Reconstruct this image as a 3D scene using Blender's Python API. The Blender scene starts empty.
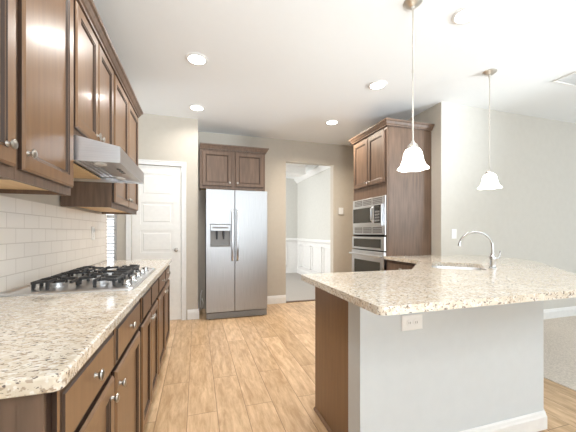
import bpy, bmesh, math
from mathutils import Vector, Matrix
S = bpy.context.scene
COL = S.collection
PI = math.pi
R = math.radians

# ------------------------------------------------------------------ camera
cd = bpy.data.cameras.new('camera'); cam = bpy.data.objects.new('camera', cd); COL.objects.link(cam)
cam.location = (0, 0, 1.2); cam.rotation_euler = (PI/2, 0, R(-17.1))
cd.sensor_width = 36; cd.lens = 18.5; cd.shift_y = 16/576; cd.clip_start = .05
S.camera = cam
# ------------------------------------------------------------------ world, daylight, added fill lamps, exposure
w = bpy.data.worlds.new('world'); S.world = w; w.use_nodes = True
bg = w.node_tree.nodes['Background']
bg.inputs[0].default_value = (.93, .97, 1, 1); bg.inputs[1].default_value = 1.7
def area(name, loc, rot, sx, sy, power, col):
    l = bpy.data.lights.new(name, 'AREA'); l.shape = 'RECTANGLE'; l.size = sx; l.size_y = sy
    l.energy = power; l.color = col
    o = bpy.data.objects.new(name, l); COL.objects.link(o); o.location = loc; o.rotation_euler = rot
    return o
area('daylight_rear_windows', (1.2, -3.35, 1.4), (R(95), 0, 0), 8.0, 2.5, 60, (.84, .93, 1))
area('fill_area_living', (7.4, -1.1, 1.4), (R(98), 0, R(90)), 4.4, 1.8, 85, (.84, .93, 1))  # unseen fill lamp added before the solid living room wall
area('fill_area_breakfast', (-2.9, 1.6, 1.4), (R(100), 0, R(-90)), 3.6, 1.6, 14, (.97, .99, 1))  # added fill from the breakfast side; that wall has no opening
area('fill_area_dining', (-.5, 6.6, 1.5), (R(95), 0, R(-90)), 2.2, 1.8, 62, (.97, .99, 1))  # added lamp to brighten the dining room; no window is built there
def fill_spot(name, loc, aim, power, size=75, col=(.82, .92, 1), rad=.35):
    # unseen spots added as fill, mostly turned up at the ceiling
    l = bpy.data.lights.new(name, 'SPOT'); l.energy = power; l.color = col; l.spot_size = R(size); l.spot_blend = 1; l.shadow_soft_size = rad
    o = bpy.data.objects.new(name, l); COL.objects.link(o); o.location = loc
    o.rotation_euler = (Vector(aim)-Vector(loc)).to_track_quat('-Z', 'Y').to_euler()
fill_spot('fill_spot_kitchen', (.5, -.9, 1.25), (.9, 4.6, 3.3), 175)
fill_spot('fill_spot_side', (5.8, -1.3, 1.3), (.9, 3.9, 3.1), 760, 34)
fill_spot('fill_spot_corner', (-2.2, 3.75, 1.2), (1.5, 3.6, 3.2), 40, 50)
fill_spot('fill_spot_rear', (.8, -1.6, 1.2), (.8, -1.3, 2.76), 400, 150)
fill_spot('fill_spot_living', (4.8, .1, 1.2), (4.6, .6, 2.76), 20, 130)
fill_spot('fill_spot_breakfast', (-2.0, 2.2, 1.2), (-1.9, 2.3, 2.76), 120, 130)
S.view_settings.view_transform = 'Standard'; S.view_settings.look = 'None'
S.view_settings.gamma = 1; S.view_settings.use_curve_mapping = False
S.view_settings.exposure = 0.58
H = 2.76

# ------------------------------------------------------------------ materials
def mat(name, col, rough=.5, metal=0, col2=None, scale=(5, 5, 5), noise=4, detail=4, bump=0, coat=0, emit=None, es=0,
        trans=0, ramp=(.35, .65), spec=.5, aniso=0):
    m = bpy.data.materials.new(name); m.use_nodes = True
    n = m.node_tree.nodes; l = m.node_tree.links; b = n['Principled BSDF']
    b.inputs['Roughness'].default_value = rough; b.inputs['Metallic'].default_value = metal
    b.inputs['Coat Weight'].default_value = coat; b.inputs['Coat Roughness'].default_value = .12
    b.inputs['Transmission Weight'].default_value = trans
    b.inputs['Specular IOR Level'].default_value = spec
    if aniso: b.inputs['Anisotropic'].default_value = aniso
    if emit: b.inputs['Emission Color'].default_value = (*emit, 1); b.inputs['Emission Strength'].default_value = es
    tc = n.new('ShaderNodeTexCoord'); mp = n.new('ShaderNodeMapping'); mp.inputs['Scale'].default_value = scale
    l.new(tc.outputs['Object'], mp.inputs[0])
    nz = n.new('ShaderNodeTexNoise'); nz.inputs['Scale'].default_value = noise; nz.inputs['Detail'].default_value = detail
    l.new(mp.outputs[0], nz.inputs['Vector'])
    cr = n.new('ShaderNodeValToRGB'); e = cr.color_ramp.elements
    e[0].position, e[1].position = ramp
    c2 = col2 or tuple(c*.96 for c in col)
    e[0].color = (*col, 1); e[1].color = (*c2, 1)
    l.new(nz.outputs[0], cr.inputs[0]); l.new(cr.outputs[0], b.inputs['Base Color'])
    if bump:
        bp = n.new('ShaderNodeBump'); bp.inputs['Strength'].default_value = bump; bp.inputs['Distance'].default_value = .002
        l.new(nz.outputs[0], bp.inputs['Height']); l.new(bp.outputs[0], b.inputs['Normal'])
    return m

wall_paint = mat('wall_paint', (.54, .49, .42), .85, col2=(.525, .475, .405), noise=3)
grey_paint = mat('grey_paint', (.63, .605, .555), .85, col2=(.615, .59, .54), noise=3)
knee_daylit = mat('half_wall_daylit', (.62, .645, .655), .8, col2=(.605, .63, .64), noise=3)  # cooler copy of the wall paint, daylight tint put into the colour
dining_paint = mat('dining_paint', (.62, .61, .57), .85)
ceil_paint = mat('ceiling_paint', (.86, .875, .88), .9, col2=(.855, .87, .875), noise=3)
white_trim = mat('white_trim', (.80, .79, .77), .4)
door_white = mat('door_white', (.84, .825, .79), .4)
wood = mat('stained_wood', (.222, .118, .054), .34, col2=(.188, .098, .044), scale=(14, 14, 1.2), noise=3, detail=6, bump=.05, coat=.15)
frame_shade = mat('face_frame_shaded', (.052, .030, .021), .36, col2=(.042, .024, .017), scale=(14, 14, 1.2), noise=3, detail=6, coat=.15)  # darkened copy of the wood: shade in the gaps put into the colour
rod_nickel = mat('polished_nickel', (.72, .69, .64), .3, 1)
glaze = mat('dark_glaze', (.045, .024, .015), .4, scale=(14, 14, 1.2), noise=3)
wood_dark = mat('stained_wood_grey', (.175, .108, .072), .46, col2=(.115, .074, .050), scale=(14, 14, 1.2), noise=3, detail=6)
maple = mat('maple_underside', (.72, .50, .26), .5, col2=(.66, .44, .22), scale=(1, 12, 12), noise=3)
steel = mat('brushed_steel', (.74, .75, .77), .30, 1, col2=(.68, .69, .71), scale=(1, 1, 60), noise=4, aniso=.4)
steel_v = mat('brushed_steel_vertical', (.465, .47, .48), .44, 1, col2=(.40, .405, .415), scale=(60, 60, 1), noise=4)
steel_dark = mat('dark_steel', (.25, .25, .26), .35, 1)
chrome = mat('chrome', (.62, .62, .62), .12, 1)
nickel = mat('satin_nickel', (.40, .37, .335), .28, 1)
black_iron = mat('black_cast_iron', (.035, .034, .035), .5, bump=.3, noise=30)
black_glass = mat('black_glass', (.03, .032, .035), .08, spec=.7)
grey_glass = mat('oven_window_glass', (.05, .05, .045), .1, spec=.6)
black_plastic = mat('black_plastic', (.04, .04, .045), .4)
grey_plastic = mat('grey_plastic', (.24, .23, .22), .45)
white_plastic = mat('white_plastic', (.87, .865, .85), .35)
blue_film = mat('blue_film', (.35, .62, .72), .3)
shade_glass = mat('frosted_shade_glass', (.95, .93, .88), .4, emit=(1, .96, .88), es=2.6)
lamp_lens = mat('lamp_lens', (1, 1, 1), .5, emit=(1, .97, .92), es=7)
carpet_mat = mat('carpet_pile', (.72, .64, .55), .95, col2=(.54, .47, .40), noise=16, scale=(6, 6, 6), detail=8, bump=.6)
dining_floor_mat = mat('dining_floor', (.40, .37, .34), .7, col2=(.36, .33, .30), noise=12)
blind_mat = mat('blind_slat', (.50, .51, .52), .5)
rubber = mat('cord_rubber', (.05, .05, .05), .6)
outdoors = mat('outdoor_lattice', (.05, .06, .07), .6)

def glass_mat():
    m = bpy.data.materials.new('window_glass'); m.use_nodes = True
    n = m.node_tree.nodes; l = m.node_tree.links
    for x in list(n): n.remove(x)
    o = n.new('ShaderNodeOutputMaterial'); mx = n.new('ShaderNodeMixShader'); t = n.new('ShaderNodeBsdfTransparent')
    g = n.new('ShaderNodeBsdfGlossy'); g.inputs['Roughness'].default_value = .02; f = n.new('ShaderNodeFresnel')
    l.new(f.outputs[0], mx.inputs[0]); l.new(t.outputs[0], mx.inputs[1]); l.new(g.outputs[0], mx.inputs[2]); l.new(mx.outputs[0], o.inputs[0])
    return m
win_glass = glass_mat()

def granite():
    m = bpy.data.materials.new('speckled_granite'); m.use_nodes = True
    n = m.node_tree.nodes; l = m.node_tree.links; b = n['Principled BSDF']
    b.inputs['Roughness'].default_value = .13; b.inputs['Coat Weight'].default_value = .3; b.inputs['Coat Roughness'].default_value = .05
    tc = n.new('ShaderNodeTexCoord')
    def nz(scale, sc=(1, 1, 1), det=3, rough=.6, loc=(0, 0, 0)):
        mp = n.new('ShaderNodeMapping'); mp.inputs['Scale'].default_value = sc; mp.inputs['Location'].default_value = loc
        l.new(tc.outputs['Object'], mp.inputs[0])
        t = n.new('ShaderNodeTexNoise'); t.inputs['Scale'].default_value = scale; t.inputs['Detail'].default_value = det
        t.inputs['Roughness'].default_value = rough; l.new(mp.outputs[0], t.inputs['Vector']); return t.outputs[0]
    def ramp(src, p0, p1, c0, c1):
        r = n.new('ShaderNodeValToRGB'); e = r.color_ramp.elements; e[0].position = p0; e[1].position = p1
        e[0].color = (*c0, 1); e[1].color = (*c1, 1); l.new(src, r.inputs[0]); return r.outputs[0]
    def mix(fac, a, c):
        x = n.new('ShaderNodeMix'); x.data_type = 'RGBA'; l.new(fac, x.inputs[0])
        for i, v in ((6, a), (7, c)):
            if isinstance(v, tuple): x.inputs[i].default_value = (*v, 1)
            else: l.new(v, x.inputs[i])
        return x.outputs[2]
    base = ramp(nz(16, (1, 1.3, 1)), .38, .62, (.75, .685, .58), (.66, .57, .45))
    wh = ramp(nz(48, (1, 1.6, 1), loc=(3, 1, 0)), .54, .60, (0, 0, 0), (1, 1, 1))
    c = mix(wh, base, (.80, .76, .70))
    br = ramp(nz(85, (.75, 1.5, 1), 2, .6, (7, 2, 5)), .575, .625, (0, 0, 0), (1, 1, 1))
    c = mix(br, c, (.43, .335, .25))
    dk = ramp(nz(100, (.8, 1.3, 1), 2, .5, (1, 8, 2)), .62, .66, (0, 0, 0), (1, 1, 1))
    c = mix(dk, c, (.17, .135, .12))
    l.new(c, b.inputs['Base Color'])
    return m
granite_m = granite()

def brick_mat(name, c1, c2, mortar, bw, rh, ms, rot, rough, offset=.5, grain=None, coat=0, mortar_bump=.3, bias=0):
    m = bpy.data.materials.new(name); m.use_nodes = True
    n = m.node_tree.nodes; l = m.node_tree.links; b = n['Principled BSDF']
    b.inputs['Roughness'].default_value = rough; b.inputs['Coat Weight'].default_value = coat
    tc = n.new('ShaderNodeTexCoord'); sp = n.new('ShaderNodeSeparateXYZ'); mp = n.new('ShaderNodeCombineXYZ'); l.new(tc.outputs['Object'], sp.inputs[0])
    ao = n.new('ShaderNodeMath'); ao.inputs[1].default_value = rot[1]; l.new(sp.outputs[rot[0]], ao.inputs[0])
    l.new(sp.outputs['Y'], mp.inputs['X']); l.new(ao.outputs[0], mp.inputs['Y'])
    bt = n.new('ShaderNodeTexBrick'); bt.inputs['Scale'].default_value = 1
    bt.inputs['Brick Width'].default_value = bw; bt.inputs['Row Height'].default_value = rh
    bt.inputs['Mortar Size'].default_value = ms; bt.inputs['Mortar Smooth'].default_value = .3; bt.inputs['Bias'].default_value = bias
    bt.offset = offset
    bt.inputs['Color1'].default_value = (*c1, 1); bt.inputs['Color2'].default_value = (*c2, 1); bt.inputs['Mortar'].default_value = (*mortar, 1)
    l.new(mp.outputs[0], bt.inputs['Vector'])
    out = bt.outputs['Color']
    if grain:
        mp2 = n.new('ShaderNodeMapping'); mp2.inputs['Scale'].default_value = (8, 1.3, 1); l.new(tc.outputs['Object'], mp2.inputs[0])
        nz = n.new('ShaderNodeTexNoise'); nz.inputs['Scale'].default_value = 3.2; nz.inputs['Detail'].default_value = 9
        nz.inputs['Roughness'].default_value = .68; nz.inputs['Distortion'].default_value = .35
        # shift the grain from plank to plank
        ad = n.new('ShaderNodeVectorMath'); ad.operation = 'ADD'; sc = n.new('ShaderNodeVectorMath'); sc.operation = 'SCALE'; sc.inputs['Scale'].default_value = 9
        l.new(bt.outputs['Color'], sc.inputs[0]); l.new(mp2.outputs[0], ad.inputs[0]); l.new(sc.outputs[0], ad.inputs[1])
        l.new(ad.outputs[0], nz.inputs['Vector'])
        cr = n.new('ShaderNodeValToRGB'); e = cr.color_ramp.elements; e[0].position = .36; e[1].position = .66
        e[0].color = (*grain[0], 1); e[1].color = (*grain[1], 1); l.new(nz.outputs[0], cr.inputs[0])
        mx = n.new('ShaderNodeMix'); mx.data_type = 'RGBA'; mx.blend_type = 'MULTIPLY'; mx.inputs[0].default_value = 1
        l.new(out, mx.inputs[6]); l.new(cr.outputs[0], mx.inputs[7]); out = mx.outputs[2]
    l.new(out, b.inputs['Base Color'])
    bp = n.new('ShaderNodeBump'); bp.inputs['Strength'].default_value = mortar_bump; bp.inputs['Distance'].default_value = .002; bp.invert = True
    l.new(bt.outputs['Fac'], bp.inputs['Height']); l.new(bp.outputs[0], b.inputs['Normal'])
    return m
plank_mat = brick_mat('oak_planks', (.74, .54, .345), (.60, .42, .25), (.33, .20, .11), 1.25, .19, .0024, ('X', 5.0), .34, .37,
                      grain=((.70, .60, .50), (1.10, 1.09, 1.07)), mortar_bump=.35)
tile_mat = brick_mat('subway_tile', (.86, .80, .73), (.83, .77, .70), (.68, .61, .54), .1524, .0762, .0022, ('Z', -.914+.0762*14), .16, .5, mortar_bump=.5)

# ------------------------------------------------------------------ mesh helpers
def B(): return bmesh.new()
def box(bm, x0, x1, y0, y1, z0, z1):
    v = [bm.verts.new(p) for p in ((x0,y0,z0),(x1,y0,z0),(x1,y1,z0),(x0,y1,z0),(x0,y0,z1),(x1,y0,z1),(x1,y1,z1),(x0,y1,z1))]
    for f in ((0,3,2,1),(4,5,6,7),(0,1,5,4),(1,2,6,5),(2,3,7,6),(3,0,4,7)): bm.faces.new([v[i] for i in f])
    return bm
def prism(bm, pts, a0, a1, axis='z'):
    """extrude a 2D outline: axis z -> (x,y); axis y -> (x,z); axis x -> (y,z)"""
    def P(p, a): return {'z': (p[0], p[1], a), 'y': (p[0], a, p[1]), 'x': (a, p[0], p[1])}[axis]
    lo = [bm.verts.new(P(p, a0)) for p in pts]; hi = [bm.verts.new(P(p, a1)) for p in pts]
    n = len(pts)
    for i in range(n): bm.faces.new((lo[i], lo[(i+1) % n], hi[(i+1) % n], hi[i]))
    bm.faces.new(lo[::-1]); bm.faces.new(hi)
    return bm
def rings(bm, x0, x1, z0, z1, seq, dark=()):
    """rectangular stepped panel in the xz plane; seq = (inset, y)"""
    prev = None; first = None; k = 0
    for ins, y in seq:
        r = [bm.verts.new(p) for p in ((x0+ins, y, z0+ins), (x1-ins, y, z0+ins), (x1-ins, y, z1-ins), (x0+ins, y, z1-ins))]
        if prev:
            for i in range(4):
                f = bm.faces.new((prev[i], prev[(i+1) % 4], r[(i+1) % 4], r[i]))
                if k in dark: f.material_index = 1
        else: first = r
        prev = r; k += 1
    bm.faces.new(prev); bm.faces.new(first[::-1])
    return bm
def lathe(bm, prof, loc=(0,0,0), axis=(0,0,1), seg=24, cap=True):
    M = Matrix.Translation(loc) @ Vector(axis).to_track_quat('Z', 'Y').to_matrix().to_4x4()
    prev = None; first = None
    for r, h in prof:
        ring = [bm.verts.new(M @ Vector((max(r, .0004)*math.cos(2*PI*i/seg), max(r, .0004)*math.sin(2*PI*i/seg), h))) for i in range(seg)]
        if prev:
            for i in range(seg): bm.faces.new((prev[i], prev[(i+1) % seg], ring[(i+1) % seg], ring[i]))
        else: first = ring
        prev = ring
    if cap: bm.faces.new(first[::-1]); bm.faces.new(prev)
    return bm
def tube(bm, pts, r, seg=12):
    pts = [Vector(p) for p in pts]; prev = None; first = None
    up = Vector((0, 0, 1)); n = None
    for i, p in enumerate(pts):
        t = (pts[min(i+1, len(pts)-1)] - pts[max(i-1, 0)]).normalized()
        if n is None:
            n = t.cross(up)
            if n.length < .01: n = t.cross(Vector((1, 0, 0)))
        n = (n - t*n.dot(t)).normalized(); b = t.cross(n)
        rr = r[i] if isinstance(r, (list, tuple)) else r
        ring = [bm.verts.new(p + n*rr*math.cos(2*PI*k/seg) + b*rr*math.sin(2*PI*k/seg)) for k in range(seg)]
        if prev:
            for k in range(seg): bm.faces.new((prev[k], prev[(k+1) % seg], ring[(k+1) % seg], ring[k]))
        else: first = ring
        prev = ring
    bm.faces.new(first[::-1]); bm.faces.new(prev)
    return bm
def obj(name, bm, m, parent=None, bevel=0, smooth=False, seg=2):
    bmesh.ops.recalc_face_normals(bm, faces=bm.faces)
    me = bpy.data.meshes.new(name); bm.to_mesh(me); bm.free()
    me.materials.append(m)
    if smooth:
        for p in me.polygons: p.use_smooth = True
        me.set_sharp_from_angle(angle=R(40))
    o = bpy.data.objects.new(name, me); COL.objects.link(o)
    if parent: o.parent = parent
    if bevel:
        b = o.modifiers.new('bevel', 'BEVEL'); b.width = bevel; b.segments = seg; b.limit_method = 'ANGLE'; b.angle_limit = R(35)
        b.harden_normals = False
    return o
def tag(o, label=None, cat=None, group=None, kind=None):
    if label: o['label'] = label
    if cat: o['category'] = cat
    if group: o['group'] = group
    if kind: o['kind'] = kind
    return o
def thing(name, label, cat, loc=(0,0,0), rz=0, group=None):
    o = bpy.data.objects.new(name, None); COL.objects.link(o); o.empty_display_size = .1
    o.location = loc; o.rotation_euler = (0, 0, rz)
    return tag(o, label, cat, group)
def struct(name, bm, m, label=None, bevel=0, parent=None):
    o = obj(name, bm, m, parent, bevel)
    if not parent: tag(o, label, None, None, 'structure')
    return o
def copy_tree(o, parent=None):
    c = o.copy(); COL.objects.link(c); c.parent = parent
    for ch in list(o.children): copy_tree(ch, c)
    return c

# ------------------------------------------------------------------ setting
b = B(); box(b, -3.0, 2.73, -3.4, 4.86, -.06, 0)
struct('floor', b, plank_mat, 'golden oak plank floor of the kitchen')
b = B(); box(b, 2.73, 7.5, -3.4, 2.93, -.06, .006)
struct('floor_carpet', b, carpet_mat, 'beige carpet of the living room beyond the peninsula')
b = B(); box(b, -.6, 3.0, 4.86, 8.5, -.06, .004)
struct('floor_dining', b, dining_floor_mat, 'grey floor of the room beyond the doorway')
b = B(); box(b, 2.73, 3.0, 2.93, 4.86, -.06, 0)
struct('floor_corner', b, plank_mat, 'plank floor under the oven cabinet corner')
b = B(); box(b, -3.0, 7.5, -3.4, 8.6, H, H+.1)
struct('ceiling', b, ceil_paint, 'flat white ceiling')
# left wall with the backsplash
b = B(); box(b, -1.0, -.881, -.6, 3.41, 0, H)
struct('wall_left', b, wall_paint, 'left wall behind the cooktop counter')
# pantry walls
DX0, DX1, DZ = -.815, -.200, 2.09
WX0, WX1, WZ0, WZ1 = -1.75, -.985, .75, 2.05
b = B()
box(b, DX1, .014, 4.28, 4.38, 0, H); box(b, DX0, DX1, 4.28, 4.38, DZ, H)
box(b, WX1, DX0, 4.28, 4.38, 0, H); box(b, WX0, WX1, 4.28, 4.38, WZ1, H); box(b, WX0, WX1, 4.28, 4.38, 0, WZ0); box(b, -3.0, WX0, 4.28, 4.38, 0, H)
box(b, -.086, .014, 4.38, 4.80, 0, H)
struct('wall_pantry', b, wall_paint, 'beige wall around the pantry door')
# back wall with doorway
OX0, OX1, OZ = 1.437, 2.322, 2.395
b = B(); box(b, -.086, OX0, 4.80, 4.92, 0, H); box(b, OX1, 2.92, 4.80, 4.92, 0, H); box(b, OX0, OX1, 4.80, 4.92, OZ, H)
struct('wall_back', b, wall_paint, 'beige back wall with an open doorway')
b = B(); box(b, 2.80, 2.92, 2.86, 4.80, 0, H)
struct('wall_right', b, wall_paint, 'wall beside the oven cabinet')
b = B(); box(b, 2.80, 7.5, 2.85, 2.86, 0, H); box(b, 2.92, 7.5, 2.86, 2.97, 0, H)
struct('wall_living', b, grey_paint, 'pale grey wall of the living room')
b = B(); box(b, -3.1, -3.0, -3.5, 4.38, 0, H)
struct('wall_far_left', b, wall_paint, 'left wall of the breakfast area')
b = B(); box(b, 7.5, 7.6, -3.5, 2.97, 0, H)
struct('wall_living_right', b, grey_paint, 'right wall of the living room')
b = B(); box(b, -3.0, 7.5, -3.5, -3.4, 0, H)
struct('wall_rear', b, grey_paint, 'rear wall behind the camera')
# dining room
b = B(); box(b, 2.823, 2.92, 4.92, 8.24, 1.0, H)
struct('wall_dining_right', b, dining_paint, 'grey wall of the room beyond the doorway')
b = B(); box(b, 2.823, 2.92, 4.92, 8.24, 0, 1.0)
struct('wall_dining_lower', b, white_trim, 'white wainscoting below the chair rail')
b = B(); box(b, -.6, 2.92, 8.24, 8.36, 1.0, H)
struct('wall_dining_back', b, dining_paint)
b = B(); box(b, -.6, 2.92, 8.24, 8.36, 0, 1.0)
struct('wall_dining_back_lower', b, white_trim)
b = B(); box(b, -.7, -.6, 4.92, 8.36, 0, H)
struct('wall_dining_left', b, dining_paint)
def hprof(proj, z0, z1):   # moulding profile (out, z)
    return [(0, z0), (proj*.5, z0), (proj, z0+(z1-z0)*.35), (proj, z0+(z1-z0)*.7), (proj*.55, z1), (0, z1)]
b = B(); prism(b, [(2.823-o, z) for o, z in hprof(.045, .93, 1.02)], 4.92, 8.2, 'y')
struct('trim_1', b, white_trim, 'white chair rail on the dining room side wall')
b = B(); prism(b, [(8.24-o, z) for o, z in hprof(.045, .93, 1.02)], -.6, 2.823, 'x')
struct('trim_2', b, white_trim, 'white chair rail on the dining room end wall')
b = B()
y = 5.0
while y < 8.0:
    y1 = min(y+.62, 8.15)
    for (a0, a1, c0, c1) in ((y, y1, .82, .845), (y, y1, .22, .245), (y, y+.025, .22, .845), (y1-.025, y1, .22, .845)):
        box(b, 2.803, 2.8225, a0, a1, c0, c1)
    y += .72
struct('trim_3', b, white_trim, 'raised frames of the wainscoting')
b = B()
for x in (.2, 1.0, 1.8):
    for (a0, a1, c0, c1) in ((x, x+.7, .82, .845), (x, x+.7, .22, .245), (x, x+.025, .22, .845), (x+.675, x+.7, .22, .845)):
        box(b, a0, a1, 8.22, 8.2395, c0, c1)
struct('trim_4', b, white_trim, 'raised frames on the end wall')
b = B(); prism(b, [(2.823, H), (2.823, H-.13), (2.80, H-.13), (2.72, H-.03), (2.72, H)], 4.92, 8.24, 'y')
struct('trim_5', b, white_trim, 'white crown moulding beyond the doorway')
b = B(); box(b, -.6, 2.38, 6.35, 6.75, 2.52, H); box(b, -.6, 2.41, 6.32, 6.78, H-.06, H)
struct('trim_6', b, white_trim, 'white ceiling beam beyond the doorway', .01)

def base_prof(z1=.135, t=.016): return [(0, .0), (t, .0), (t, z1*.72), (t*.75, z1*.80), (t*.55, z1*.93), (t*.2, z1), (0, z1)]
def baseboard(name, p0, p1, side, label=None):
    """run between two floor points; side=+1/-1 picks the face normal"""
    p0 = Vector((*p0, 0)); p1 = Vector((*p1, 0)); d = (p1-p0).normalized(); nrm = Vector((-d.y, d.x, 0))*side
    bm = B(); pr = base_prof()
    A = [bm.verts.new(p0 + nrm*(o+.0005) + Vector((0, 0, z+.0005))) for o, z in pr]; Z = [bm.verts.new(p1 + nrm*(o+.0005) + Vector((0, 0, z+.0005))) for o, z in pr]
    n = len(pr)
    for i in range(n): bm.faces.new((A[i], A[(i+1) % n], Z[(i+1) % n], Z[i]))
    bm.faces.new(A[::-1]); bm.faces.new(Z)
    return struct(name, bm, white_trim, label)
baseboard('baseboard_pantry', (-.125, 4.28), (.03, 4.28), -1, 'white baseboard right of the pantry door')
baseboard('baseboard_alcove', (.014, 4.264), (.014, 4.80), -1)
baseboard('baseboard_back', (1.0, 4.80), (OX0, 4.80), -1, 'white baseboard between refrigerator and doorway')
baseboard('baseboard_back_right', (OX1, 4.80), (2.8, 4.80), -1)
baseboard('baseboard_living', (2.96, 2.85), (7.5, 2.85), -1, 'white baseboard of the living room wall')
baseboard('baseboard_dining', (2.823, 4.92), (2.823, 8.24), 1)
b = B(); box(b, OX0, OX1, 4.80, 4.87, .0005, .012)
struct('trim_7', b, wood_dark, 'dark threshold strip in the doorway', .003)

# pantry door
b = B(); cw = .06
box(b, DX0-cw, DX0, 4.262, 4.279, 0.0005, DZ+cw); box(b, DX1, DX1+cw, 4.262, 4.279, 0.0005, DZ+cw); box(b, DX0, DX1, 4.262, 4.279, DZ, DZ+cw)
box(b, DX0-cw, DX0-cw+.015, 4.255, 4.262, 0.0005, DZ+cw); box(b, DX1+cw-.015, DX1+cw, 4.255, 4.262, 0.0005, DZ+cw); box(b, DX0-cw+.015, DX1+cw-.015, 4.255, 4.262, DZ+cw-.015, DZ+cw)
struct('trim_8', b, white_trim, 'white casing around the pantry door', .003)
d = bpy.data.objects.new('door_1', None); COL.objects.link(d); d.location = (DX0, 4.29, .01)
tag(d, 'white five panel pantry door', None, None, 'structure')
dw = DX1-DX0-.006; dh = DZ-.016
b = B(); box(b, .003, dw, 0.008, .035, 0, dh)
for x0, x1 in ((.003, .105), (dw-.102, dw)): box(b, x0, x1, 0, .008, 0, dh)
rail = [0, .16]; ph = (dh-.16-.11-4*.085)/5
zz = .16; box(b, .105, dw-.102, 0, .008, 0, zz)
for k in range(5):
    rings(b, .105, dw-.102, zz, zz+ph, ((0, .0075), (.0, .007), (.008, .0078), (.03, .0078), (.04, .003), (.041, .003)))
    zz += ph; t = .085 if k < 4 else dh-zz
    box(b, .105, dw-.102, 0, .008, zz, zz+t); zz += t
obj('door_panel', b, door_white, d)
b = B(); lathe(b, [(.028, 0), (.028, .006), (.012, .01), (.010, .03), (.022, .036), (.028, .05), (.024, .064), (.006, .068)], (dw-.06, 0, .95), (0, -1, 0))
obj('door_knob', b, nickel, d, smooth=True)
for z in (.22, 1.0, 1.82):
    b = B(); box(b, -.0045, .0025, -.008, .0, z, z+.09); lathe(b, [(.005, 0), (.005, .1)], (-.001, -.010, z-.005), seg=10); obj('hinge', b, nickel, d)

# breakfast window
wn = bpy.data.objects.new('window_1', None); COL.objects.link(wn); wn.location = (WX0, 4.30, WZ0)
tag(wn, 'bright window seen past the end of the backsplash', None, None, 'structure')
ww, wh = WX1-WX0, WZ1-WZ0
b = B()
for a in ((0, .045, 0, wh), (ww-.045, ww, 0, wh), (.045, ww-.045, 0, .05), (.045, ww-.045, wh-.05, wh), (.045, ww-.045, wh/2-.02, wh/2+.02)): box(b, a[0], a[1], .02, .06, a[2], a[3])
obj('window_frame', b, white_trim, wn, .003)
b = B(); box(b, .045, ww-.045, .038, .042, .05, wh-.05); obj('window_pane', b, win_glass, wn)
b = B(); box(b, -.03, ww+.03, -.06, .0, -.03, 0); obj('window_sill', b, white_trim, wn, .004)
bl = thing('window_blind', 'white slatted blind hanging in the window behind the backsplash end', 'blind', (WX0, 4.265, WZ0))
b = B(); box(b, .0, ww, -.02, .012, wh-.04, wh); obj('head_rail', b, blind_mat, bl, .003)
z = .03
b = B(); box(b, .01, ww-.01, -.018, .010, .005, .022); obj('bottom_rail', b, blind_mat, bl, .002)
for i in range(28):
    z = .04 + i*.0435
    b = B(); prism(b, [(-.016, z-.004), (.012, z+.008), (.012, z+.010), (-.016, z-.002)], .012, ww-.012, 'x')
    obj('slat', b, blind_mat, bl)

# ------------------------------------------------------------------ cabinet builder
def knob(parent, x, z, y=-.02):
    b = B(); lathe(b, [(.009, 0), (.0075, .003), (.0055, .006), (.0055, .010), (.012, .014), (.0155, .017), (.0145, .021), (.008, .024), (.001, .0245)], (x, y, z), (0, -1, 0), 20)
    return obj('knob', b, nickel, parent, smooth=True)
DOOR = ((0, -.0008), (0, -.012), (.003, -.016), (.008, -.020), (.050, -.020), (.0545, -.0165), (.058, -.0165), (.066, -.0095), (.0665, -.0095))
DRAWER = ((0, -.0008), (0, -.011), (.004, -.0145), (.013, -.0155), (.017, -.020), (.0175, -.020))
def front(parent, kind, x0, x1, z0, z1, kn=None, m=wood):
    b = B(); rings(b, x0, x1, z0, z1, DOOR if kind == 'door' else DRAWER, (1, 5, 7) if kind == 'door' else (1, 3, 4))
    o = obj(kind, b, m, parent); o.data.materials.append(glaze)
    if kn: knob(o, kn[0], kn[1])
    return o
def cabinet(name, label, cat, loc, rz, w, d, z0, z1, fronts, toe=False, under=False, m=None, group=None, shell=False):
    t = thing(name, label, cat, loc, rz, group)
    m = m or (frame_shade if toe else wood_dark)
    b = B(); dd = .04 if shell else d
    g = .0008
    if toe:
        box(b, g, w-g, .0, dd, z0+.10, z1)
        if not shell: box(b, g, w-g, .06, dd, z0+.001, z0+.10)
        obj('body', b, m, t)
    elif under:
        box(b, g, w-g, .018, dd, z0+.025, z1)
        box(b, g, w-g, 0, .018, z0, z1)
        box(b, g, g+.015, .018, dd, z0, z0+.025); box(b, w-g-.015, w-g, .018, dd, z0, z0+.025)
        obj('body', b, m, t)
        b = B(); box(b, .017, w-.017, .02, dd-.002, z0+.018, z0+.0245); obj('underside_panel', b, maple, t)
    else:
        box(b, g, w-g, 0, dd, z0, z1); obj('body', b, m, t)
    for f in fronts: front(t, *f)
    return t

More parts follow.
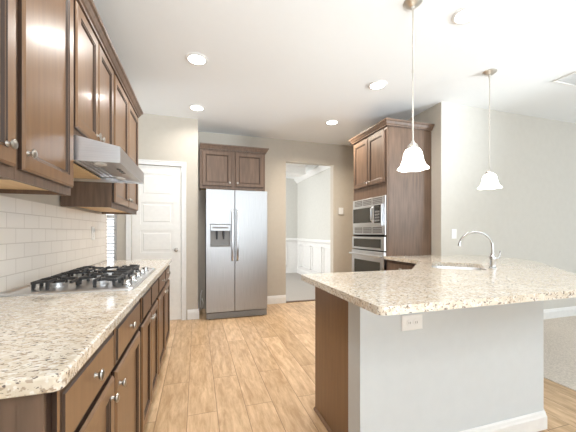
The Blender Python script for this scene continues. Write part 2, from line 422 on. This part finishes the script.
# ------------------------------------------------------------------ left run: base cabinets (face +x)
FX = -.295; RZ = PI/2; CD = .575
def lc(label, y0, y1, fr):
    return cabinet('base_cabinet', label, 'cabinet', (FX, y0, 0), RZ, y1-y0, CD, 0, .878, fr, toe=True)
c0_ = lc('nearest brown base cabinet in the left row, at the near counter end', .722, 1.186,
   [('drawer', .023, .450, .718, .862, (.235, .795)), ('door', .023, .450, .115, .698, (.405, .64))])
b = B(); box(b, -.005, .0, .045, CD-.002, .102, .876); box(b, -.009, .0, .0, .044, .102, .878); obj('end_panel', b, wood_dark, c0_)
lc('brown base cabinet second from the near end of the left counter', 1.187, 1.695,
   [('drawer', .013, .479, .718, .862, (.235, .795)), ('door', .013, .479, .115, .698, (.045, .64))])
lc('brown base cabinet with false drawer fronts under the gas cooktop', 1.696, 2.410,
   [('drawer', .034, .338, .718, .862), ('drawer', .352, .694, .718, .862), ('door', .034, .345, .115, .698, (.318, .66)), ('door', .352, .694, .115, .698, (.380, .66))])
lc('brown base cabinet farthest in the left row, by the pantry door', 2.411, 3.385,
   [('drawer', .024, .479, .718, .862, (.25, .795)), ('drawer', .519, .959, .718, .862, (.74, .795)), ('door', .024, .479, .115, .698, (.45, .66)), ('door', .492, .959, .115, .698, (.52, .66))])

def rounded(pts, rad, seg=6):
    out = []; n = len(pts)
    for i, p in enumerate(pts):
        r = rad.get(i, 0)
        if not r: out.append(p); continue
        a = Vector(pts[i-1]); c = Vector(pts[(i+1) % n]); q = Vector(p)
        d0 = (a-q).normalized(); d1 = (c-q).normalized(); ang = d0.angle(d1); t = r/math.tan(ang/2)
        cen = q + (d0+d1).normalized()*(r/math.sin(ang/2))
        s = q+d0*t-cen; e = q+d1*t-cen; a0 = math.atan2(s.y, s.x); a1 = math.atan2(e.y, e.x)
        da = (a1-a0+PI) % (2*PI) - PI
        for k in range(seg+1): out.append((cen.x+r*math.cos(a0+da*k/seg), cen.y+r*math.sin(a0+da*k/seg)))
    return out
b = B(); prism(b, rounded([(-.871, .70), (-.258, .70), (-.258, 3.405), (-.871, 3.405)], {1: .022}), .879, .914)
tag(obj('countertop', b, granite_m, None, .006, seg=3), 'speckled cream granite countertop along the left wall', 'countertop')

# backsplash
b = B(); box(b, -.8805, -.872, .70, 3.41, .9145, 1.372)
tag(obj('tile_backsplash', b, tile_mat), 'cream subway tile backsplash behind the cooktop', 'backsplash')
def plate(name, label, cat, loc, rz, w, h, kind):
    t = thing(name, label, cat, loc, rz)
    b = B(); rings(b, -w/2, w/2, -h/2, h/2, ((0, -.0003), (0, -.003), (.004, -.006), (.005, -.006))); obj('cover_plate', b, white_plastic, t)
    n = max(1, round(w/.075)) if w > h or w > .1 else 1
    if w > h and kind == 'outlet_h':
        for k in (-1, 1):
            b = B(); lathe(b, [(.016, 0), (.016, .003), (.014, .0035)], (k*.021, -.006, 0), (0, -1, 0), 20); s = obj('socket', b, white_plastic, t, smooth=True)
            b = B(); box(b, k*.021-.006, k*.021-.0035, -.0102, -.0096, -.006, .006); box(b, k*.021+.0035, k*.021+.006, -.0102, -.0096, -.006, .006); obj('slot', b, grey_plastic, s)
    elif kind == 'switch':
        b = B(); box(b, -.016, .016, -.009, -.006, -.033, .033); obj('rocker', b, white_plastic, t, .002)
    else:
        for k in (-1, 1):
            b = B(); lathe(b, [(.016, 0), (.016, .003), (.014, .0035)], (0, -.006, k*.021), (0, -1, 0), 20); obj('socket', b, white_plastic, t, smooth=True)
    return t
plate('wall_outlet', 'white outlet plate on the subway tile near the window', 'outlet', (-.8715, 2.98, 1.19), PI/2, .072, .115, 'outlet')

# ------------------------------------------------------------------ left run: wall cabinets
UX = -.570; UD = .300
UT = 2.335
def uc(label, y0, y1, z0, fr):
    return cabinet('wall_cabinet', label, 'cabinet', (UX, y0, 0), RZ, y1-y0, UD, z0, UT, fr, under=True)
uc('nearest tall brown wall cabinet at the left edge', .70, 1.185, 1.372, [('door', .02, .462, 1.408, 2.315, (.408, 1.468))])
uc('tall brown wall cabinet next to the near side of the range hood', 1.186, 1.640, 1.372, [('door', .018, .436, 1.408, 2.315, (.038, 1.468))])
uc('short brown wall cabinet above the range hood', 1.641, 2.335, 1.668, [('door', .018, .341, 1.705, 2.315, (.312, 1.755)), ('door', .352, .677, 1.705, 2.315, (.38, 1.755))])
uc('farthest tall brown wall cabinet, beyond the range hood', 2.336, 3.240, 1.372, [('door', .018, .445, 1.408, 2.315, (.415, 1.468)), ('door', .458, .888, 1.408, 2.315, (.49, 1.468))])
b = B()
prof = [(0, 0), (.018, 0), (.020, .012), (.028, .020), (.040, .045), (.050, .053), (.052, .070), (0, .070)]
# front run plus the return at the far end, mitred
def crown(bm, path, z, closed=False):
    """path: list of (point, outward offset dir per unit) corner points with mitre vectors"""
    rows = []
    for (x, y, mx, my) in path: rows.append([bm.verts.new((x+o*mx, y+o*my, z+h)) for o, h in prof])
    n = len(prof)
    for a, c in zip(rows, rows[1:]):
        for i in range(n): bm.faces.new((a[i], a[(i+1) % n], c[(i+1) % n], c[i]))
    bm.faces.new(rows[0][::-1]); bm.faces.new(rows[-1])
crown(b, [(UX, .70, 1, 0), (UX, 3.24, 1, 1), (-.879, 3.24, 0, 1)], UT+.001)
tag(obj('crown_molding', b, wood_dark), 'long brown crown moulding on top of the left wall cabinets', 'moulding')

# ------------------------------------------------------------------ range hood
hd = thing('range_hood', 'stainless steel range hood under the short wall cabinet', 'range hood', (-.871, 1.645, 1.54))
hw = .682
b = B()
# side profile (x out from wall, z): sloping top, front lip; open underside
outer = [(0, .002), (0, .126), (.30, .126), (.508, .082), (.508, .002)]
def shell_side(y0, y1): prism(b, outer, y0, y1, 'y')
shell_side(0, .006); shell_side(hw-.006, hw)
prism(b, [(.0, .112), (.0, .126), (.30, .126), (.508, .082), (.508, .002), (.502, .002), (.502, .076), (.298, .118), (.298, .112)], .006, hw-.006, 'y')
obj('canopy', b, steel, hd)
b = B(); prism(b, [(.37, .02), (.501, .004), (.501, .010), (.37, .026)], .007, hw-.007, 'y'); cp = obj('control_panel', b, steel, hd)
for yy in (.20, .25, .30):
    b = B(); box(b, .445, .465, yy, yy+.03, .007, .0135); obj('switch', b, black_plastic, cp, .001)
for yy in (.12, .56):
    b = B(); lathe(b, [(.028, 0), (.028, .008)], (.39, yy, .012), (0, 0, 1), 20); obj('hood_lamp', b, white_plastic, hd)
for k in range(2):
    b = B(); y0 = .02+k*.325
    box(b, .245, .365, y0, y0+.315, .036, .046)
    for q in range(4): box(b, .252+q*.028, .267+q*.028, y0+.008, y0+.307, .033, .036)
    obj('grease_filter', b, steel_dark if k == 5 else steel, hd)
b = B(); box(b, .15, .23, .09, .17, .0180, .0199); obj('film_sticker', b, blue_film, hd)
b = B(); box(b, .013, .24, .01, hw-.01, .020, .030); obj('yellow_strip', b, maple, hd)  # yellow strip over the rear of the hood underside
b = B(); box(b, .0, .012, .01, hw-.01, .002, .034); obj('rear_lip', b, steel_dark, hd)

# ------------------------------------------------------------------ gas cooktop
ck = thing('gas_cooktop', 'stainless gas cooktop with black cast iron grates set in the left counter', 'cooktop', (-.855, 1.615, .9145))
cx, cy = .555, .845
b = B()
def rrect(x0, x1, y0, y1, r): return rounded([(x0, y0), (x1, y0), (x1, y1), (x0, y1)], {0: r, 1: r, 2: r, 3: r}, 4)
L = [(rrect(0, cx, 0, cy, .02), 0), (rrect(0, cx, 0, cy, .02), .007), (rrect(.006, cx-.006, .006, cy-.006, .018), .012), (rrect(.02, cx-.02, .02, cy-.02, .015), .012), (rrect(.03, cx-.03, .03, cy-.03, .012), .005)]
prev = None
for pts, z in L:
    r = [b.verts.new((p[0], p[1], z)) for p in pts]
    if prev:
        for i in range(len(r)): b.faces.new((prev[i], prev[(i+1) % len(r)], r[(i+1) % len(r)], r[i]))
    else: b.faces.new(r[::-1])
    prev = r
b.faces.new(prev)
obj('tray', b, steel, ck)
burn = [(.16, .213, .04), (.36, .213, .034), (.26, .448, .05), (.16, .683, .034), (.36, .683, .04)]
for x, y, r in burn:
    b = B(); lathe(b, [(r*1.15, .0055), (r*1.1, .012), (r*.8, .016), (r*.8, .024), (r*.2, .024)], (x, y, 0)); bb = obj('burner', b, steel, ck, smooth=True)
    b = B(); lathe(b, [(r*.85, .0245), (r*.9, .028), (r*.8, .034), (r*.1, .036)], (x, y, 0)); obj('burner_cap', b, black_iron, bb, smooth=True)
def bar(bm, x0, y0, x1, y1, z0=.040, z1=.052, t=.012):
    d = Vector((x1-x0, y1-y0, 0)).normalized(); n = Vector((-d.y, d.x, 0))*t/2
    pts = [(x0-n.x, y0-n.y), (x0+n.x, y0+n.y), (x1+n.x, y1+n.y), (x1-n.x, y1-n.y)]
    prism(bm, pts, z0, z1)
gx0, gx1 = .085, .455
def arm(bm, x0, y0, x1, y1):
    # cast finger: foot at the outer end, rises, then runs level to the burner
    d = Vector((x1-x0, y1-y0, 0)); L_ = d.length; d.normalize(); n = Vector((-d.y, d.x, 0))*.007
    pr = [(0, .0052), (.011, .0052), (.014, .032), (L_, .038), (L_, .050), (.006, .046), (0, .040)]
    lo = [bm.verts.new(Vector((x0, y0, 0))+d*a-n+Vector((0, 0, z))) for a, z in pr]; hi = [bm.verts.new(Vector((x0, y0, 0))+d*a+n+Vector((0, 0, z))) for a, z in pr]
    m = len(pr)
    for i in range(m): bm.faces.new((lo[i], lo[(i+1) % m], hi[(i+1) % m], hi[i]))
    bm.faces.new(lo[::-1]); bm.faces.new(hi)
for k in range(3):
    y0 = .100+k*.235; y1 = y0+.226; ym = (y0+y1)/2
    b = B()
    bar(b, gx0+.006, y0+.02, gx0+.006, y1-.02, .030, .043); bar(b, gx1-.006, y0+.02, gx1-.006, y1-.02, .030, .043)
    bar(b, gx0, ym, gx1, ym, .029, .039, .010) if k == 5 else None
    cs = [(.16, ym), (.36, ym)] if k != 1 else [(.26, ym)]
    if k != 1: bar(b, .255, y0+.01, .255, y1-.01, .030, .043)
    for (x, y) in cs:
        xm0, xm1 = (gx0, gx1) if k == 1 else ((gx0, .255) if x < .25 else (.255, gx1))
        arm(b, xm0, y, x-.022, y); arm(b, xm1, y, x+.022, y); arm(b, x, y0, x, y-.022); arm(b, x, y1, x, y+.022)
    for x in ((gx0+.006, gx1-.006)):
        for y in (y0+.02, y1-.02): arm(b, x, y, x+(.06 if x < .2 else -.06), y)
    obj('grate', b, black_iron, ck, .001)
for k in range(5):
    b = B(); lathe(b, [(.024, .0055), (.024, .009), (.019, .012), (.018, .030), (.015, .034), (.002, .035)], (.502, .13+k*.146, 0), seg=20)
    kn = obj('control_knob', b, chrome, ck, smooth=True)
    b = B(); box(b, .500, .504, .13+k*.146, .147+k*.146, .0345, .0362); obj('pointer', b, black_plastic, kn)

# ------------------------------------------------------------------ refrigerator
fr = thing('refrigerator', 'stainless steel side by side refrigerator with ice and water dispenser', 'refrigerator', (.117, 4.15, 0))
fw, fh = .850, 1.785
b = B(); box(b, .006, fw-.006, .075, .63, .03, fh-.015); box(b, .03, fw-.03, .075, .60, .0008, .03)
obj('body', b, grey_plastic, fr, .004)
sx = .385
# freezer door with dispenser recess
dx0, dx1, dz0, dz1 = .055, .325, 1.0-.0, 1.305
b = B()
z0, z1 = .10, fh
def rect_with_hole(bm, x0, x1, za, zb, hx0, hx1, ha, hb, y):
    o = [bm.verts.new(p) for p in ((x0, y, za), (x1, y, za), (x1, y, zb), (x0, y, zb))]
    i = [bm.verts.new(p) for p in ((hx0, y, ha), (hx1, y, ha), (hx1, y, hb), (hx0, y, hb))]
    for k in range(4): bm.faces.new((o[k], o[(k+1) % 4], i[(k+1) % 4], i[k]))
    return o, i
o1, i1 = rect_with_hole(b, .001, sx-.003, z0, z1, dx0, dx1, dz0, dz1, 0)
bk = [b.verts.new((v.co.x, .07, v.co.z)) for v in o1]
for k in range(4): b.faces.new((o1[k], o1[(k+1) % 4], bk[(k+1) % 4], bk[k]))
b.faces.new(bk)
ib = [b.verts.new((v.co.x, .052, v.co.z)) for v in i1]
for k in range(4): b.faces.new((i1[k], i1[(k+1) % 4], ib[(k+1) % 4], ib[k]))
b.faces.new(ib)
fd = obj('freezer_door', b, steel_v, fr, .006)
b = B(); box(b, dx0+.003, dx1-.003, -.004, .048, 1.215, 1.302); dp = obj('dispenser_panel', b, steel_v, fd, .003)
b = B(); box(b, dx0+.03, dx1-.03, -.006, -.0042, 1.248, 1.272); obj('display', b, grey_plastic, dp)
b = B(); box(b, dx0+.003, dx1-.003, .045, .051, 1.003, 1.214); obj('dispenser_recess', b, grey_plastic, fd)
for x in (.145, .235):
    b = B(); tube(b, [(x, .030, 1.213), (x, .025, 1.16), (x, .012, 1.10)], [.016, .014, .010], 10); obj('lever', b, black_plastic, fd, smooth=True)
b = B(); box(b, dx0+.003, dx1-.003, -.002, .044, 1.003, 1.02)
for q in range(10): box(b, dx0+.015+q*.025, dx0+.022+q*.025, .0, .042, 1.02, 1.022)
obj('drip_tray', b, grey_plastic, fd)
b = B(); box(b, sx+.003, fw-.001, 0, .07, z0, z1); rd = obj('refrigerator_door', b, steel_v, fr, .006)
for x, p in ((sx-.035, fd), (sx+.035, rd)):
    b = B(); tube(b, [(x, -.002, 1.50), (x, -.035, 1.49), (x, -.048, 1.46)] + [(x, -.052, 1.4-.1*q) for q in range(5)] + [(x, -.048, .86), (x, -.035, .82), (x, -.002, .81)], .0125, 12)
    obj('handle', b, steel, p, smooth=True)
b = B(); box(b, .006, fw-.006, .01, .074, .012, .092)
for q in range(4): box(b, .10, fw-.10, .004, .01, .028+q*.015, .036+q*.015)
obj('toe_grille', b, grey_plastic, fr, .003)
for x in (.05, fw-.05):
    b = B(); lathe(b, [(.02, .0005), (.02, .011)], (x, .05, 0), seg=14); obj('foot', b, black_plastic, fr)
b = B(); tube(b, [(.075, 4.76, .30), (.06, 4.70, .27), (.048, 4.62, .16), (.055, 4.50, .10), (.078, 4.42, .12), (.083, 4.36, .2), (.070, 4.40, .25), (.055, 4.5, .20), (.06, 4.62, .05), (.06, 4.70, .012)], .006, 8)
tag(obj('water_line', b, white_plastic, smooth=True), 'coiled white water line in the gap left of the refrigerator', 'hose')

t = cabinet('wall_cabinet', 'brown two door cabinet mounted above the refrigerator', 'cabinet', (.04, 4.47, 0), 0, .965, .329, 1.835, 2.41,
            [('door', .03, .455, 1.875, 2.385, (.425, 1.93)), ('door', .51, .935, 1.875, 2.385, (.54, 1.93))], m=wood_dark, under=True)
for c in t.children:
    if c.name.startswith('door'): c.data.materials[0] = wood_dark
b = B(); crown(b, [(0, 0, 0, -1), (.965, 0, 1, -1), (.965, .328, 1, 0)], 2.411)
obj('crown', b, wood_dark, t)

# ------------------------------------------------------------------ oven tower (faces -x)
TW = .785
TX = 2.155
tw = thing('oven_cabinet', 'tall brown cabinet holding the microwave and wall oven', 'cabinet', (TX, 3.795, 0), -PI/2)
b = B(); box(b, 0, TW, 0, .643, 1.642, 2.46); box(b, 0, TW, .0, .643, .10, .30); box(b, 0, TW, .06, .643, .001, .10)
box(b, 0, .03, 0, .643, .30, 1.642); box(b, TW-.03, TW, 0, .643, .30, 1.642); box(b, .03, TW-.03, .62, .643, .30, 1.642)
obj('body', b, wood_dark, tw)
b = B(); box(b, TW, TW+.004, .02, .643, .10, 2.46); obj('side_panel', b, wood_dark, tw)
front(tw, 'door', .03, .385, 1.80, 2.425, (.355, 1.85), wood_dark); front(tw, 'door', .398, .755, 1.80, 2.425, (.43, 1.85), wood_dark)
front(tw, 'drawer', .03, .755, .125, .285, (.39, .205))
b = B(); crown(b, [(0, .643, -1, 0), (0, 0, -1, -1), (TW+.004, 0, 1, -1), (TW+.004, .643, 1, 0)], 2.461)
obj('crown', b, wood_dark, tw)

mw = thing('microwave', 'stainless built-in microwave above the wall oven', 'microwave', (TX, 3.795, 1.165), -PI/2)
x0, x1 = .035, TW-.035
b = B(); box(b, .034, TW-.034, .01, .50, .002, .470); obj('housing', b, black_plastic, mw)
b = B()
rings(b, .012, TW-.012, 0, .474, ((0, -.001), (0, -.016), (.004, -.02), (.03, -.02), (.0301, -.0205)))
tf = obj('trim_kit', b, steel, mw)
for zc in (.385, .022):
    for k in range(3):
        xa = .07+k*.222
        b = B()
        box(b, xa, xa+.20, -.0225, -.0208, zc, zc+.075); g = obj('vent', b, grey_plastic, tf)
        b = B()
        for q in range(3): box(b, xa+.008, xa+.192, -.0255, -.0228, zc+.013+q*.020, zc+.018+q*.020)
        obj('louver', b, steel, g)
b = B(); box(b, .05, TW-.05, -.045, -.0208, .112, .372); md = obj('door', b, steel, mw, .004)
b = B(); box(b, .075, .535, -.0475, -.0452, .155, .350); obj('window', b, grey_glass, md, .003)
b = B(); box(b, .585, .72, -.0475, -.0452, .145, .365); cpn = obj('control_panel', b, black_glass, md, .002)
b = B(); box(b, .60, .705, -.0485, -.0476, .32, .35); obj('clock_display', b, grey_glass, cpn)
for r_ in range(4):
    for c_ in range(3):
        b = B(); box(b, .603+c_*.036, .631+c_*.036, -.0490, -.0476, .165+r_*.036, .188+r_*.036); obj('button', b, grey_plastic, cpn)
b = B(); tube(b, [(.56, -.046, .165), (.56, -.075, .18), (.56, -.075, .33), (.56, -.046, .345)], .008, 10); obj('handle', b, steel, md, smooth=True)

ov = thing('wall_oven', 'stainless wall oven under the built-in microwave', 'oven', (TX, 3.795, .30), -PI/2)
b = B(); box(b, .034, TW-.034, .01, .58, .004, .845); obj('housing', b, black_plastic, ov)
b = B(); box(b, .012, TW-.012, -.03, -.001, .672, .838); cpn = obj('control_panel', b, steel, ov, .004)
b = B(); box(b, .06, TW-.08, -.033, -.0302, .70, .812); obj('display', b, grey_glass, cpn, .002)
b = B(); rings(b, .012, TW-.012, .01, .655, ((0, -.001), (0, -.034), (.004, -.038), (.07, -.038), (.072, -.036), (.073, -.036))); od = obj('door', b, steel, ov)
b = B(); box(b, .09, TW-.09, -.040, -.0362, .14, .53); obj('window', b, grey_glass, od, .002)
b = B(); tube(b, [(.06, -.038, .605), (.06, -.075, .605)], .010, 10); tube(b, [(.725, -.038, .605), (.725, -.075, .605)], .010, 10); tube(b, [(.03, -.08, .605), (.755, -.08, .605)], .013, 12)
obj('handle', b, steel, od, smooth=True)

# ------------------------------------------------------------------ peninsula
def polyline_wall(bm, pts, th, z0, z1):
    V = [Vector(p) for p in pts]; L_, R_ = [], []
    for i, p in enumerate(V):
        ds = []
        if i > 0: ds.append((V[i]-V[i-1]).normalized())
        if i < len(V)-1: ds.append((V[i+1]-V[i]).normalized())
        n = sum((Vector((-d.y, d.x)) for d in ds), Vector((0, 0))).normalized()
        k = th/ n.dot(Vector((-ds[0].y, ds[0].x)))
        L_.append(p); R_.append(p+n*k)
    prism(bm, [tuple(q) for q in L_] + [tuple(q) for q in R_[::-1]], z0, z1)
KW = [(.756, 1.268), (2.022, 1.268), (2.924, 2.17), (2.924, 2.849)]
b = B(); polyline_wall(b, KW, .118, 0, .878)
struct('wall_peninsula', b, knee_daylit, 'pale grey half wall under the peninsula counter')
b = B()
pr = base_prof(.105)
rows = []
for (x, y, mx, my) in [(.756, 1.268, 0, -1), (2.022, 1.268, math.tan(R(22.5)), -1), (2.924, 2.17, 1, -math.tan(R(22.5))), (2.924, 2.849, 1, 0)]:
    rows.append([b.verts.new((x+(o+.0005)*mx, y+(o+.0005)*my, z+.007)) for o, z in pr])
n = len(pr)
for a, c in zip(rows, rows[1:]):
    for i in range(n): b.faces.new((a[i], a[(i+1) % n], c[(i+1) % n], c[i]))
b.faces.new(rows[0][::-1]); b.faces.new(rows[-1])
struct('baseboard_peninsula', b, white_trim, 'white baseboard along the peninsula half wall')

t = cabinet('base_cabinet', 'dark brown base cabinet at the open end of the peninsula', 'cabinet', (1.585, 1.86, 0), PI, .80, .462, 0, .878,
        [('drawer', .02, .78, .725, .865, (.40, .795)), ('door', .02, .395, .115, .705, (.36, .64)), ('door', .405, .78, .115, .705, (.44, .64))], toe=True)
b = B(); box(b, .801, .819, -.004, .462, .001, .878); obj('end_panel', b, wood, t, .001)
b = B(); prism(b, [(.8195, .001), (.832, .001), (.830, .010), (.8195, .018)], -.004, .462, 'y'); obj('shoe_molding', b, wood, t)
t = cabinet('sink_cabinet', 'brown corner cabinet below the sink', 'cabinet', (2.138, 2.413, 0), R(-135), .772, .3, 0, .878,
        [('drawer', .03, .742, .725, .865), ('door', .03, .38, .115, .705, (.35, .64)), ('door', .392, .742, .115, .705, (.42, .64))], toe=True, shell=True)
sc_ = cabinet('base_cabinet', 'short brown base cabinet between the sink corner and the oven cabinet', 'cabinet', (2.14, 3.004, 0), -PI/2, .585, .655, 0, .878,
        [('drawer', .03, .555, .725, .865, (.29, .795)), ('door', .03, .555, .115, .705, (.07, .64))], toe=True)

for c in sc_.children:
    if c.name.startswith(('door', 'drawer')): c.data.materials[0] = wood_dark  # darker wood swapped in, the shade on these fronts is in the colour

# countertop with sink opening
e1 = Vector((1, 1)).normalized(); e2 = Vector((1, -1)).normalized(); SC = Vector((2.115, 1.985))
def sink_loop(a, c, r): return [tuple(SC + e1*x + e2*y) for x, y in rrect(-a, a, -c, c, r)]
out = rounded([(.667, .975), (2.09, .975), (3.275, 2.16), (3.33, 2.45), (3.33, 2.849), (2.799, 2.849), (2.799, 3.004), (2.11, 3.004), (2.11, 2.425), (1.575, 1.89), (.667, 1.89)],
              {0: .03, 1: .15, 2: .2, 3: .15, 10: .03})
hole = sink_loop(.27, .19, .06)
b = B()
ed = []
for loop in (out, hole):
    vs = [b.verts.new((p[0], p[1], .879)) for p in loop]
    ed += [b.edges.new((vs[i], vs[(i+1) % len(vs)])) for i in range(len(vs))]
bmesh.ops.triangle_fill(b, use_beauty=True, use_dissolve=False, edges=ed)
g = bmesh.ops.extrude_face_region(b, geom=list(b.faces))
bmesh.ops.translate(b, vec=(0, 0, .035), verts=[v for v in g['geom'] if isinstance(v, bmesh.types.BMVert)])
tag(obj('countertop', b, granite_m, None, .005, seg=3), 'speckled cream granite peninsula countertop with angled corner and bar overhang', 'countertop')

sk = thing('sink', 'stainless undermount sink in the peninsula counter', 'sink', (SC.x, SC.y, .68))
b = B(); prev = None
for a, c, r, z in ((.285, .205, .07, .197), (.272, .192, .06, .1975), (.268, .188, .058, .19), (.262, .182, .055, .03), (.235, .155, .05, .004), (.06, .05, .03, .0)):
    rr = [b.verts.new((p[0]-SC.x, p[1]-SC.y, z)) for p in sink_loop(a, c, r)]
    if prev:
        for i in range(len(rr)): b.faces.new((prev[i], prev[(i+1) % len(rr)], rr[(i+1) % len(rr)], rr[i]))
    prev = rr
b.faces.new(prev)
obj('basin', b, steel, sk, smooth=True)
b = B(); lathe(b, [(.045, .001), (.045, .004), (.035, .003), (.002, .002)]); obj('drain', b, chrome, sk, smooth=True)

fc = thing('kitchen_faucet', 'chrome gooseneck faucet behind the peninsula sink', 'faucet', (2.225, 1.755, .9145))
dr = Vector((-1, 1, 0)).normalized()
b = B(); lathe(b, [(.028, 0), (.028, .006), (.021, .012), (.019, .06), (.021, .065), (.021, .09), (.014, .10), (.012, .12)]); obj('base', b, chrome, fc, smooth=True)
pts = [(0, 0, .10), (0, 0, .17)]
rad = .113
for k in range(15):
    a = PI - PI*.97*k/14
    q = dr*(rad+rad*math.cos(a)); pts.append((q.x, q.y, .172+rad*math.sin(a)))
q = dr*.223; 
pts.append((pts[-1][0], pts[-1][1], pts[-1][2]-.012))
b = B(); tube(b, pts, [.0092]*(len(pts)-2)+[.0115, .012], 14); obj('spout', b, chrome, fc, smooth=True)
b = B(); hx = Vector((1, -.35, 0)).normalized(); tube(b, [hx*.015+Vector((0, 0, .075)), hx*.04+Vector((0, 0, .078)), hx*.055+Vector((0, 0, .10)), hx*.062+Vector((0, 0, .135))], [.011, .011, .007, .006], 12); obj('handle', b, chrome, fc, smooth=True)

plate('wall_outlet', 'white double outlet plate on the peninsula half wall', 'outlet', (1.056, 1.2675, .737), 0, .128, .080, 'outlet_h')
plate('light_switch', 'white switch plate on the pale wall behind the faucet', 'switch', (2.99, 2.8495, 1.176), 0, .075, .118, 'switch')
th = thing('thermostat', 'small white thermostat on the wall between the doorway and oven cabinet', 'thermostat', (2.465, 4.7995, 1.575))
b = B(); box(b, -.045, .045, -.022, 0, -.06, .06); obj('housing', b, white_plastic, th, .005)

# ------------------------------------------------------------------ ceiling fixtures
def downlight(x, y, label, power=7, col=(1, .97, .93)):
    t = thing('recessed_light', label, 'ceiling light', (x, y, H-.012), 0, 'recessed ceiling lights')
    b = B(); lathe(b, [(.098, .0115), (.098, .006), (.090, .001), (.078, .0), (.074, .004), (.074, .0115)], seg=36); obj('trim_ring', b, white_trim, t, smooth=True)
    b = B(); lathe(b, [(.0735, .004), (.0735, .007)], seg=36); obj('lens', b, lamp_lens, t)
    l = bpy.data.lights.new('recessed_lamp', 'AREA'); l.shape = 'DISK'; l.size = .13; l.energy = power; l.color = col; l.spread = R(150)
    o = bpy.data.objects.new('recessed_lamp', l); COL.objects.link(o); o.parent = t; o.location = (0, 0, -.004)
downlight(.0, 2.79, 'recessed ceiling light nearer the camera on the left, above the aisle')
downlight(.0, 3.88, 'recessed ceiling light farther back on the left, before the pantry door', 4)
downlight(1.83, 2.72, 'recessed ceiling light left of the nearer pendant rod, in front of the oven cabinet')
downlight(1.83, 3.83, 'small far recessed ceiling light, nearest the doorway', 18, (1, .89, .74))
downlight(1.85, 1.65, 'large recessed ceiling light between the two pendant rods at the top', 3)
downlight(.0, 1.60, 'recessed ceiling light above the near end of the aisle, out of frame', 4)
downlight(1.0, -.6, 'recessed ceiling light behind the camera')

def pendant(x, y, label):
    t = thing('pendant_light', label, 'pendant lamp', (x, y, 0), 0, 'pendants over the peninsula')
    b = B(); lathe(b, [(.062, H-.001), (.062, H-.006), (.055, H-.012), (.036, H-.028), (.014, H-.036), (.010, H-.05)], seg=28); obj('canopy', b, rod_nickel, t, smooth=True)
    b = B(); lathe(b, [(.0055, 1.80), (.0055, H-.04)], seg=12); lathe(b, [(.0075, 2.28), (.0075, 2.30)], seg=12); obj('rod', b, rod_nickel, t, smooth=True)
    b = B(); lathe(b, [(.009, 1.818), (.014, 1.805), (.028, 1.792), (.036, 1.775), (.034, 1.766)], seg=24); obj('cap', b, rod_nickel, t, smooth=True)
    b = B(); lathe(b, [(.028, 1.768), (.045, 1.760), (.058, 1.738), (.064, 1.71), (.070, 1.68), (.082, 1.650), (.100, 1.632), (.102, 1.627), (.099, 1.627), (.080, 1.645), (.067, 1.678), (.061, 1.71), (.054, 1.736), (.042, 1.755), (.026, 1.763)], seg=36, cap=False)
    # scalloped rim
    for v in b.verts:
        if v.co.z < 1.645:
            a = math.atan2(v.co.y, v.co.x); v.co.z += .0025*math.cos(6*a)
    s = obj('shade', b, shade_glass, t, smooth=True)
    b = B(); lathe(b, [(.004, 1.665), (.022, 1.675), (.028, 1.70), (.018, 1.73), (.012, 1.755)], seg=20); obj('bulb', b, lamp_lens, t, smooth=True)
    l = bpy.data.lights.new('pendant_lamp', 'POINT'); l.energy = 2.5; l.color = (1, .97, .93); l.shadow_soft_size = .015
    o = bpy.data.objects.new('pendant_lamp', l); COL.objects.link(o); o.parent = t; o.location = (0, 0, 1.70)
pendant(1.40, 1.67, 'nearer pendant with white bell shade, in front of the oven cabinet')
pendant(2.726, 2.18, 'farther pendant with white bell shade, above the sink faucet')

sd = thing('smoke_detector', 'round white smoke detector on the ceiling near the oven cabinet', 'smoke detector', (2.49, 4.06, H))
b = B(); lathe(b, [(.06, -.0005), (.06, -.02), (.045, -.034), (.005, -.036)], seg=28); obj('housing', b, white_plastic, sd, smooth=True)
vt = thing('ceiling_vent', 'white ceiling air vent at the right edge', 'vent', (3.68, 2.02, H))
b = B(); box(b, -.165, .165, -.095, .095, -.0012, -.0004); obj('backing', b, white_plastic, vt)
b = B(); box(b, -.17, .17, -.10, -.08, -.012, -.0005); box(b, -.17, .17, .08, .10, -.012, -.0005); box(b, -.17, -.15, -.08, .08, -.012, -.0005); box(b, .15, .17, -.08, .08, -.012, -.0005); obj('frame', b, white_plastic, vt, .002)
for k in range(7):
    b = B(); yy = -.072+k*.022; prism(b, [(yy, -.011), (yy+.014, -.002), (yy+.016, -.002), (yy+.002, -.011)], -.149, .149, 'x'); obj('louver', b, white_plastic, vt)
